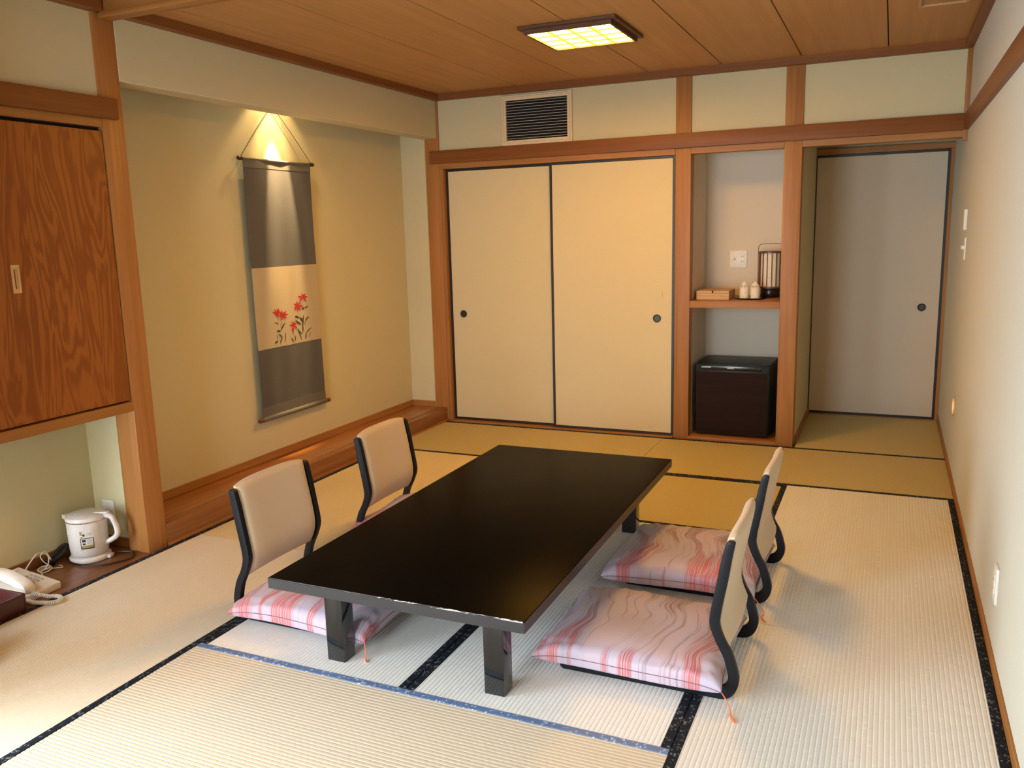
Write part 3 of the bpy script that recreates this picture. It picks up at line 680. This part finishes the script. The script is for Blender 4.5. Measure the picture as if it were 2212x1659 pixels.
obj('side_frame', side_frame(-.220, -.197), 'chair_black', ch, angle=.5); obj('side_frame', side_frame(.197, .220), 'chair_black', ch, angle=.5)
obj('backrest', backrest(), 'upholstery', ch, angle=1.2)
obj('seat_board', B(-.215, .270, -.197, .197, .010, .028, bev=.002, seg=1), 'chair_black', ch)
dup(ch, (1.112, -2.222, 0), .010, 'legless floor chair at the far left side of the table nearest the scroll')
dup(ch, (2.405, -2.947, 0), PI + .004, 'legless floor chair at the near right side of the table, closest to the viewer')
dup(ch, (2.412, -2.234, 0), PI - .006, 'legless floor chair at the far right side of the table')

# ------------------------------------------------------------------ floor cushions
def cush_zm(u, v, ph, droop=0.0):
    return .056 + .004 * math.sin(3 * u + ph[4]) * (abs(v) ** 3) + .003 * math.sin(4 * v + ph[5]) * abs(u) ** 3 - droop * (u * u * v * v) ** 2
def cushion(ax, ay, seed, zt=.060, droop=.006):
    rnd = random.Random(seed); ph = [rnd.uniform(0, 6.28) for _ in range(12)]
    bm = bmesh.new(); n = 48; G = {}; rimpts = {}
    def edge(q): return max(0.0, 1 - abs(q) ** 3.4) ** .5
    for i in range(n + 1):
        for j in range(n + 1):
            u = math.sin((i / n - .5) * PI * .95) / math.sin(.5 * PI * .95); v = math.sin((j / n - .5) * PI * .95) / math.sin(.5 * PI * .95)
            x = ax * u * (1 - .055 * (1 - v * v)); y = ay * v * (1 - .055 * (1 - u * u))
            e = edge(u) * edge(v); rim = 1 - min(1, e * 1.6)
            wr = (.0045 * math.sin(26 * u + ph[0] + 5 * v) + .0040 * math.sin(31 * v + ph[1] - 4 * u) + .002 * math.sin(57 * u + 40 * v + ph[6])) * rim * (1 - rim) * 3.4 + .0030 * math.sin(5 * u + ph[2]) * math.sin(4 * v + ph[3])
            zm = cush_zm(u, v, ph, droop); hs_ = .011 * (1 - (u * u * v * v) ** 3)
            up = zm + hs_ + zt * e ** .62 + wr * (.4 + e) - .004 * math.exp(-((u * u + v * v) / .004))
            dn = max(.0315, zm - hs_ - .012 * e ** .5)
            pinch = 1 - .010 * (1 - min(1, e * 4))
            G[i, j, 0] = bm.verts.new((x, y, up)); G[i, j, 1] = bm.verts.new((x * pinch, y * pinch, dn))
            if i in (0, n) or j in (0, n): rimpts[i, j] = (x, y, up)
    for i in range(n):
        for j in range(n):
            bm.faces.new((G[i, j, 0], G[i + 1, j, 0], G[i + 1, j + 1, 0], G[i, j + 1, 0]))
            bm.faces.new((G[i, j, 1], G[i, j + 1, 1], G[i + 1, j + 1, 1], G[i + 1, j, 1]))
    ring = [(i, 0) for i in range(n)] + [(n, j) for j in range(n)] + [(i, n) for i in range(n, 0, -1)] + [(0, j) for j in range(n, 0, -1)]
    for p, q in zip(ring, ring[1:] + ring[:1]): bm.faces.new((G[p[0], p[1], 0], G[p[0], p[1], 1], G[q[0], q[1], 1], G[q[0], q[1], 0]))
    bmesh.ops.recalc_face_normals(bm, faces=bm.faces); return bm, [rimpts[p] for p in ring]
def zabuton(loc, rz, ax, ay, seed, label, tassels):
    z = thing('floor_cushion', label, 'cushion', (loc[0], loc[1], 0), rz, 'pink striped floor cushions on the chairs')
    bm_, rim = cushion(ax, ay, seed)
    cv_ = obj('cover', bm_, 'zabuton', z, angle=1.3)
    obj('seam', tube(rim, .0013, 5, True), 'seam', cv_)
    for pts in tassels:
        p = spline(pts, 5); n = len(p)
        obj('tassel', tube(p, .002, 6, radii=[.0016 + .0032 * (k / n) ** 3 if k < n - 2 else .002 for k in range(n)]), 'tassel', z)
    return z
zabuton((1.178, -3.062), -.012, .303, .272, 1, 'pink striped cushion on the near left chair, half under the table', [[(.302, -.270, .052), (.312, -.282, .02), (.318, -.292, .006), (.335, -.312, .006)]])
zabuton((1.105, -2.205), .02, .300, .275, 5, 'pink striped cushion on the far left chair, mostly hidden by the table', [])
zabuton((2.345, -2.962), .010, .302, .262, 3, 'pink striped cushion on the near right chair, largest in view', [[(.302, -.258, .052), (.318, -.262, .03), (.33, -.272, .008), (.335, -.295, .005), (.352, -.325, .005)], [(-.302, .258, .052), (-.315, .262, .05), (-.322, .255, .03)]])
zabuton((2.350, -2.248), -.010, .298, .282, 9, 'pink striped cushion on the far right chair', [[(.298, -.275, .052), (.325, -.280, .02), (.335, -.300, .006), (.330, -.325, .006), (.350, -.362, .006)]])

# ------------------------------------------------------------------ shelf alcove contents
tag(obj('alcove_shelf', B(1.844, 2.414, .0, .499, .882, .927, bev=.003), 'wood_x'), 'wooden shelf across the alcove above the fridge', 'shelf')
F = thing('mini_fridge', 'small black fridge with dark wood door under the shelf', 'fridge', (2.117, .07, .012))
obj('body', B(-.243, .243, .040, .395, .012, .490, bev=.006), 'fridge_black', F)
d = obj('door', B(-.240, .240, -.004, .038, .012, .488, bev=.005), 'fridge_black', F)
obj('door_panel', B(-.2355, .2295, -.0065, -.003, .016, .438, bev=.001, seg=1), 'fridge_wood', d)
obj('handle_strip', B(-.205, .190, -.014, -.003, .450, .482, bev=.005), 'tray_black', d)
obj('handle_grip', B(-.200, -.135, -.0155, -.013, .466, .478, bev=.001, seg=1), 'chrome', d)
obj('name_plate', B(-.030, .015, -.0150, -.0138, .463, .468), 'grille_slat', d)
obj('hinge_cap', B(.190, .240, -.006, .036, .487, .500, bev=.003), 'fridge_black', F)
for x in (-.20, .205):
    for y in (.06, .36): obj('foot', lathe([(.014, 0), (.016, .003), (.014, .0125)], 12, True), 'black_plastic', F, loc=(x, y, 0))
def wbox(name, label, z0, h, lid):
    w = thing(name, label, 'box', (1.975, .215, z0), group='stacked wooden boxes on the shelf')
    obj('body', B(-.107, .107, -.115, .115, 0, h * (.5 if lid else 1), bev=.0015, seg=1), 'box_wood', w)
    if lid:
        obj('lid_half', B(-.107, -.0008, -.115, .115, h * .52, h, bev=.0015, seg=1), 'box_wood', w); obj('lid_half', B(.0008, .107, -.115, .115, h * .52, h, bev=.0015, seg=1), 'box_wood', w)
        obj('slot', B(-.005, .005, -.1162, -.110, h * .55, h * .99), 'void', w)
wbox('wooden_box', 'flat pale wooden box at the bottom of the stack on the shelf', .927, .026, False)
wbox('wooden_box', 'flat pale wooden box with a split lid on top of the stack', .9535, .034, True)
tag(obj('round_tray', lathe([(0, 0), (.094, 0), (.104, .006), (.105, .009), (.101, .008), (.092, .0035), (0, .0035)], 40, False), 'tray_black', loc=(2.205, .222, .927)), 'round black tray holding two covered glasses on the shelf', 'tray')
def cup(x, y, label):
    c = thing('covered_glass', label, 'glass', (x, y, .9306), group='paper covered glasses on the round tray')
    obj('glass', lathe([(0, 0), (.024, 0), (.0265, .002), (.0275, .085), (.0262, .085), (.025, .006), (0, .006)], 28, False), 'glass', c)
    bm = bmesh.new(); n = 24; rings = []
    for r, z, sq in ((.0300, .002, 0), (.0305, .03, 0), (.0300, .062, 0), (.0285, .080, .15), (.020, .094, .5), (.010, .105, .8), (.0008, .1145, 1)):
        rings.append([bm.verts.new((r * math.cos(2 * PI * i / n), r * (1 - .55 * sq) * math.sin(2 * PI * i / n), z)) for i in range(n)])
    for A, C in zip(rings, rings[1:]):
        for i in range(n): bm.faces.new((A[i], A[(i + 1) % n], C[(i + 1) % n], C[i]))
    bm.faces.new(rings[-1]); obj('paper_cover', bm, 'paper', c)
cup(2.165, .195, 'white paper covered glass left on the round tray'); cup(2.236, .190, 'white paper covered glass right on the round tray, before the lantern')
ln = thing('table_lantern', 'round slatted paper lantern with wire handle on the shelf', 'lantern', (2.308, .372, .927))
obj('base', lathe([(0, 0), (.062, 0), (.064, .003), (.064, .060), (.060, .066), (0, .066)], 36, False), 'lantern_base', ln)
obj('shade', lathe([(.069, .070), (.069, .298)], 40, False), 'shade', ln)
obj('bottom_ring', lathe([(.066, .062), (.081, .062), (.081, .074), (.066, .074), (.066, .062)], 40, False), 'lantern_wood', ln)
obj('top_ring', lathe([(.066, .294), (.081, .294), (.081, .306), (.066, .306), (.066, .294)], 40, False), 'lantern_wood', ln)
bar = mesh_of('slat', B(-.0018, .0018, -.003, .003, .074, .294))
for k in range(16):
    an = 2 * PI * (k + .5) / 16; obj('slat', bar, 'lantern_wood', ln, loc=(.0765 * math.cos(an), .0765 * math.sin(an), 0), rz=an + PI / 2)
hp = spline([(-.083, 0, .068), (-.083, 0, .20), (-.083, 0, .315), (-.078, 0, .342), (-.062, 0, .354), (0, 0, .356), (.062, 0, .354), (.078, 0, .342), (.083, 0, .315), (.083, 0, .20), (.083, 0, .068)], 5)
obj('handle', tube(hp, .0019, 8), 'lantern_wood', ln)

# ------------------------------------------------------------------ socket and switch plates
s1 = thing('socket_plate', 'white socket plate with antenna jack on the alcove back wall', 'socket', (2.075, .4995, 1.178))
obj('plate', B(-.058, .058, -.007, .0, -.060, .060, bev=.004), 'white_plastic', s1)
ins = obj('outlet', B(.012, .040, -.0085, -.006, -.034, .036, bev=.001, seg=1), 'white_plastic', s1)
for zz in (.018, -.017):
    for xx in (.020, .032): obj('slot', B(xx - .0012, xx + .0012, -.0090, -.008, zz - .0055, zz + .0055), 'void', ins)
obj('antenna_jack', lathe([(0, .004), (.004, .004), (.004, .0015), (.0085, .0015), (.0095, 0)], 20, False, Matrix.Rotation(PI / 2, 4, 'X')), 'grille_slat', s1, loc=(-.026, -.007, .0))
s2_ = thing('niche_socket', 'white socket plate on the niche end wall behind the kettle', 'socket', (-.258, -2.8625, .160))
obj('plate', B(-.037, .037, -.007, .0, -.060, .060, bev=.003), 'white_plastic', s2_)
obj('outlet', B(-.013, .013, -.0085, -.006, -.03, .03, bev=.001, seg=1), 'white_plastic', s2_)
s3 = thing('low_socket', 'white socket plate low on the right wall', 'socket', (XR, -2.612, .262))
pm = obj('plate', B(-.009, .0, -.036, .036, -.060, .060, bev=.003), 'white_plastic', s3)
o3 = obj('outlet', B(-.0105, -.008, -.013, .013, -.032, .032, bev=.001, seg=1), 'white_plastic', s3)
for zz in (-.016, .016): obj('slot', B(-.0112, -.010, -.006, .006, zz - .004, zz + .004), 'key_grey', o3)
s4 = thing('thermostat', 'white upper control plate on the right wall beside the recess', 'control', (XR, -.365, 1.407))
obj('plate', B(-.016, .0, -.035, .035, -.055, .055, bev=.005), 'white_plastic', s4)
s5 = thing('dimmer_switch', 'white switch plate with knob below the control on the right wall', 'switch', (XR, -.385, 1.255))
obj('plate', B(-.007, .0, -.035, .035, -.059, .059, bev=.002), 'white_plastic', s5)
obj('knob', lathe([(0, .016), (.009, .016), (.011, .014), (.012, 0)], 20, True, Matrix.Rotation(-PI / 2, 4, 'Y')), 'white_plastic', s5, loc=(-.006, -.002, .006))
s6 = thing('foot_light', 'small round amber foot light low on the right wall', 'foot light', (XR, -.36, .387))
obj('ring', lathe([(.045, -.002), (.047, .007), (.052, .007), (.053, -.002)], 36, False, Matrix.Rotation(-PI / 2, 4, 'Y')), 'brass', s6)
obj('lens', lathe([(0, .0045), (.03, .004), (.0455, .001)], 36, False, Matrix.Rotation(-PI / 2, 4, 'Y')), 'foot_glow', s6)

# ------------------------------------------------------------------ kettle
KR = .4191
K = thing('electric_kettle', 'white electric kettle with sticker on its power base', 'kettle', (-.218, -3.020, 0), KR)
obj('power_base', lathe([(0, 0), (.084, 0), (.087, .004), (.087, .014), (.082, .021), (.070, .024), (0, .024)], 44, False), 'kettle_plastic', K)
obj('base_foot', B(.060, .100, -.020, .020, .0, .016, bev=.006), 'kettle_plastic', K)
obj('body', lathe([(0, .024), (.066, .024), (.074, .028), (.079, .038), (.081, .055), (.0825, .10), (.0835, .15), (.0845, .182), (.0845, .184)], 48, False), 'kettle_plastic', K)
obj('chrome_band', lathe([(.0845, .183), (.0853, .184), (.0853, .188), (.0845, .189)], 48, False), 'chrome', K)
lid = obj('lid', lathe([(.084, .188), (.0865, .190), (.087, .198), (.0845, .205), (.070, .2125), (.040, .217), (0, .2185)], 48, False), 'kettle_plastic', K)
obj('lid_button', lathe([(0, .006), (.020, .005), (.024, .0)], 24, False), 'kettle_plastic', lid, loc=(-.022, -.020, .213))
obj('lid_lever', poly_prism([(.040, -.018), (.100, -.011), (.108, 0), (.100, .011), (.040, .018)], 'z', .209, .217, bev=.002), 'kettle_plastic', lid)
obj('spout', poly_prism([(-.070, -.028), (-.100, -.010), (-.111, 0), (-.100, .010), (-.070, .028)], 'z', .186, .206, bev=.004), 'kettle_plastic', K)
hpath = spline([(.064, 0, .194), (.090, 0, .198), (.112, 0, .192), (.125, 0, .168), (.133, 0, .138), (.134, 0, .112), (.122, 0, .094), (.098, 0, .080), (.076, 0, .070)], 6)
obj('handle', tube(hpath, .0150, 12, flat=.8), 'kettle_plastic', K)
for i, (zz, xx) in enumerate(((.165, .1345), (.150, .1395), (.134, .1435))): obj('handle_mark', B(xx - .002, xx + .0008, -.006, .006, zz - .004, zz + .004, bev=.0005, seg=1), 'key_grey', K)
def decal(a0, a1, z0, z1, r, n=8):
    bm = bmesh.new(); P = []
    for i in range(n + 1):
        t = a0 + (a1 - a0) * i / n; P.append([bm.verts.new((r * math.cos(t), r * math.sin(t), z)) for z in (z0, z1)])
    for i in range(n): bm.faces.new((P[i][0], P[i + 1][0], P[i + 1][1], P[i][1]))
    return bm
A0 = -PI / 2 + .40
st = obj('sticker', decal(A0 - .33, A0 + .33, .068, .150, .0838), 'white_plastic', K)
obj('sticker_frame', decal(A0 - .33, A0 + .33, .068, .119, .0841), 'sticker_black', st)
obj('sticker_field', decal(A0 - .29, A0 + .29, .084, .116, .0844), 'white_plastic', st)
obj('sticker_band', decal(A0 - .29, A0 + .29, .074, .085, .0846), 'sticker_gold', st)
obj('sticker_corner', decal(A0 - .33, A0 - .20, .132, .150, .0842), 'sticker_gold', st)
for (q0, q1, z0, z1) in ((-.19, -.08, .128, .138), (-.28, -.20, .121, .126), (.00, .27, .139, .141), (.00, .24, .131, .133), (-.24, -.06, .101, .113), (-.22, -.08, .088, .096), (.00, .25, .110, .112), (.00, .25, .104, .106), (.00, .22, .098, .100), (.02, .26, .091, .093)):
    obj('sticker_print', decal(A0 + q0, A0 + q1, z0, z1, .0849, 3), 'sticker_black' if z1 - z0 > .004 else 'key_grey', st)
obj('name_mark', decal(A0 - .38, A0 - .20, .061, .0635, .0831, 4), 'key_grey', K)
kc = spline([(-.115, -2.962, .006), (-.090, -2.943, .005), (-.045, -2.930, .005), (-.008, -2.955, .005), (.006, -3.000, .005), (-.02, -3.060, .005), (-.06, -3.105, .005), (-.13, -3.128, .005), (-.20, -3.128, .005), (-.258, -3.105, .005), (-.285, -3.075, .005), (-.290, -3.040, .006), (-.300, -3.00, .01)], 6)
ki = Matrix.Rotation(-KR, 4, 'Z') @ Matrix.Translation((.190, 3.038, 0))
obj('power_cord', tube([ki @ p for p in kc], .0036, 8), 'black_cable', K)
ad = thing('power_adapter', 'black plug and bundled cord behind the kettle', 'power plug', (-.308, -3.160, 0))
obj('plug', B(-.022, .018, -.016, .016, .0, .028, bev=.005), 'black_plastic', ad)
obj('bundle', tube(spline([(-.02, .03, .012), (-.03, .05, .03), (-.025, .085, .055), (-.005, .10, .06), (0, .075, .035), (-.012, .045, .016)], 5, True), .0075, 8, True), 'black_cable', ad)

# ------------------------------------------------------------------ telephone
Tn = thing('telephone', 'pale desk telephone with handset and coiled cord in the niche', 'telephone', (-.165, -3.402, 0), .03)
bod = poly_prism([(-.120, 0), (.128, 0), (.130, .006), (.130, .026), (.126, .031), (-.110, .060), (-.120, .056)], 'y', -.085, .085, bev=.004)
pb = obj('body', bod, 'phone_plastic', Tn)
sl_ = math.atan2(.031 - .060, .126 + .110)
def on_top(x): return .031 + (.126 - x) * (.060 - .031) / .236
km = mesh_of('key', B(-.0075, .0075, -.0055, .0055, -.002, .0045, bev=.0018))
for r in range(4):
    for c in range(3):
        k = obj('key', km, 'key_grey' if (r + c) % 4 == 3 or r == 3 else 'grille_slat', pb, loc=(-.010 + r * .022, .018 + c * .020, on_top(-.010 + r * .022) + .001)); k.rotation_euler = (0, -sl_ if False else .122, 0)
obj('speaker_slot', B(-.004, .004, -.014, .014, -.001, .0008), 'key_grey', pb, loc=(-.085, .045, on_top(-.085) + .0005))
hprof = [(p.x, p.y) for p in spline([(-.124, .060, 0), (-.122, .084, 0), (-.104, .100, 0), (-.05, .108, 0), (.0, .104, 0), (.06, .090, 0), (.104, .072, 0), (.120, .056, 0), (.118, .038, 0), (.104, .034, 0), (.062, .040, 0), (.050, .058, 0), (.0, .070, 0), (-.058, .080, 0), (-.070, .060, 0), (-.110, .056, 0)], 4, True)]
hs = obj('handset', poly_prism(hprof, 'y', -.069, -.021, bev=.007), 'phone_plastic', Tn)
obj('handset_cradle', B(-.112, .112, -.076, -.016, .020, .046, bev=.004), 'phone_plastic', pb)
# coiled handset cord lying over the board edge
ctr = spline([(.108, -.045, .046), (.135, -.035, .026), (.17, -.012, .012), (.215, .004, .011), (.246, -.014, .011), (.242, -.045, .011), (.205, -.062, .011), (.165, -.072, .011), (.130, -.074, .014)], 8)
hel = []
n_ = len(ctr); turns = 46; up = Vector((0, 0, 1)); cum = [0]
for i in range(1, n_): cum.append(cum[-1] + (ctr[i] - ctr[i - 1]).length)
steps = turns * 8
for k in range(steps + 1):
    s_ = cum[-1] * k / steps; i = max(j for j in range(n_) if cum[j] <= s_ + 1e-9); i = min(i, n_ - 2)
    t = (s_ - cum[i]) / (cum[i + 1] - cum[i]); p = ctr[i].lerp(ctr[i + 1], t); dd = (ctr[i + 1] - ctr[i]).normalized()
    sd = dd.cross(up).normalized(); uu = sd.cross(dd); an = 2 * PI * turns * k / steps
    hel.append(p + sd * .0065 * math.cos(an) + uu * .0065 * math.sin(an))
obj('coiled_cord', tube(hel, .0026, 5), 'white_plastic', Tn)
wc = bmesh.new()
merge(wc, tube(spline([(-.262, -3.318, .030), (-.262, -3.27, .075), (-.275, -3.225, .088), (-.262, -3.195, .066), (-.245, -3.215, .030), (-.252, -3.245, .012), (-.275, -3.232, .010), (-.283, -3.205, .012), (-.262, -3.188, .014), (-.238, -3.205, .012), (-.240, -3.240, .008), (-.262, -3.250, .018), (-.280, -3.222, .020), (-.262, -3.196, .022), (-.240, -3.212, .020), (-.246, -3.246, .016), (-.222, -3.258, .006)], 6), .0028, 6))
merge(wc, tube(spline([(-.255, -3.200, .010), (-.240, -3.175, .006), (-.225, -3.162, .005), (-.24, -3.150, .005), (-.262, -3.148, .005)], 6), .0028, 6))
merge(wc, tube(spline([(-.25, -3.192, .05), (-.268, -3.2, .085), (-.262, -3.23, .078), (-.250, -3.225, .05), (-.243, -3.20, .022)], 6), .0024, 6))
tag(obj('phone_line', wc, 'white_cable'), 'bundled white telephone line between phone and kettle', 'cord')

# red-brown tray box at the left edge
tb = thing('lacquer_box', 'open red brown lacquer tray box at the left edge beside the phone', 'tray', (-.115, -3.705, 0), .02)
obj('base', B(-.140, .140, -.185, .185, .0, .008), 'tray_red', tb)
for x0, x1, y0, y1 in ((-.145, .145, -.19, -.181), (-.145, .145, .181, .19), (-.145, -.136, -.181, .181), (.136, .145, -.181, .181)):
    obj('side', B(x0, x1, y0, y1, .0, .072, bev=.0025), 'tray_red', tb)
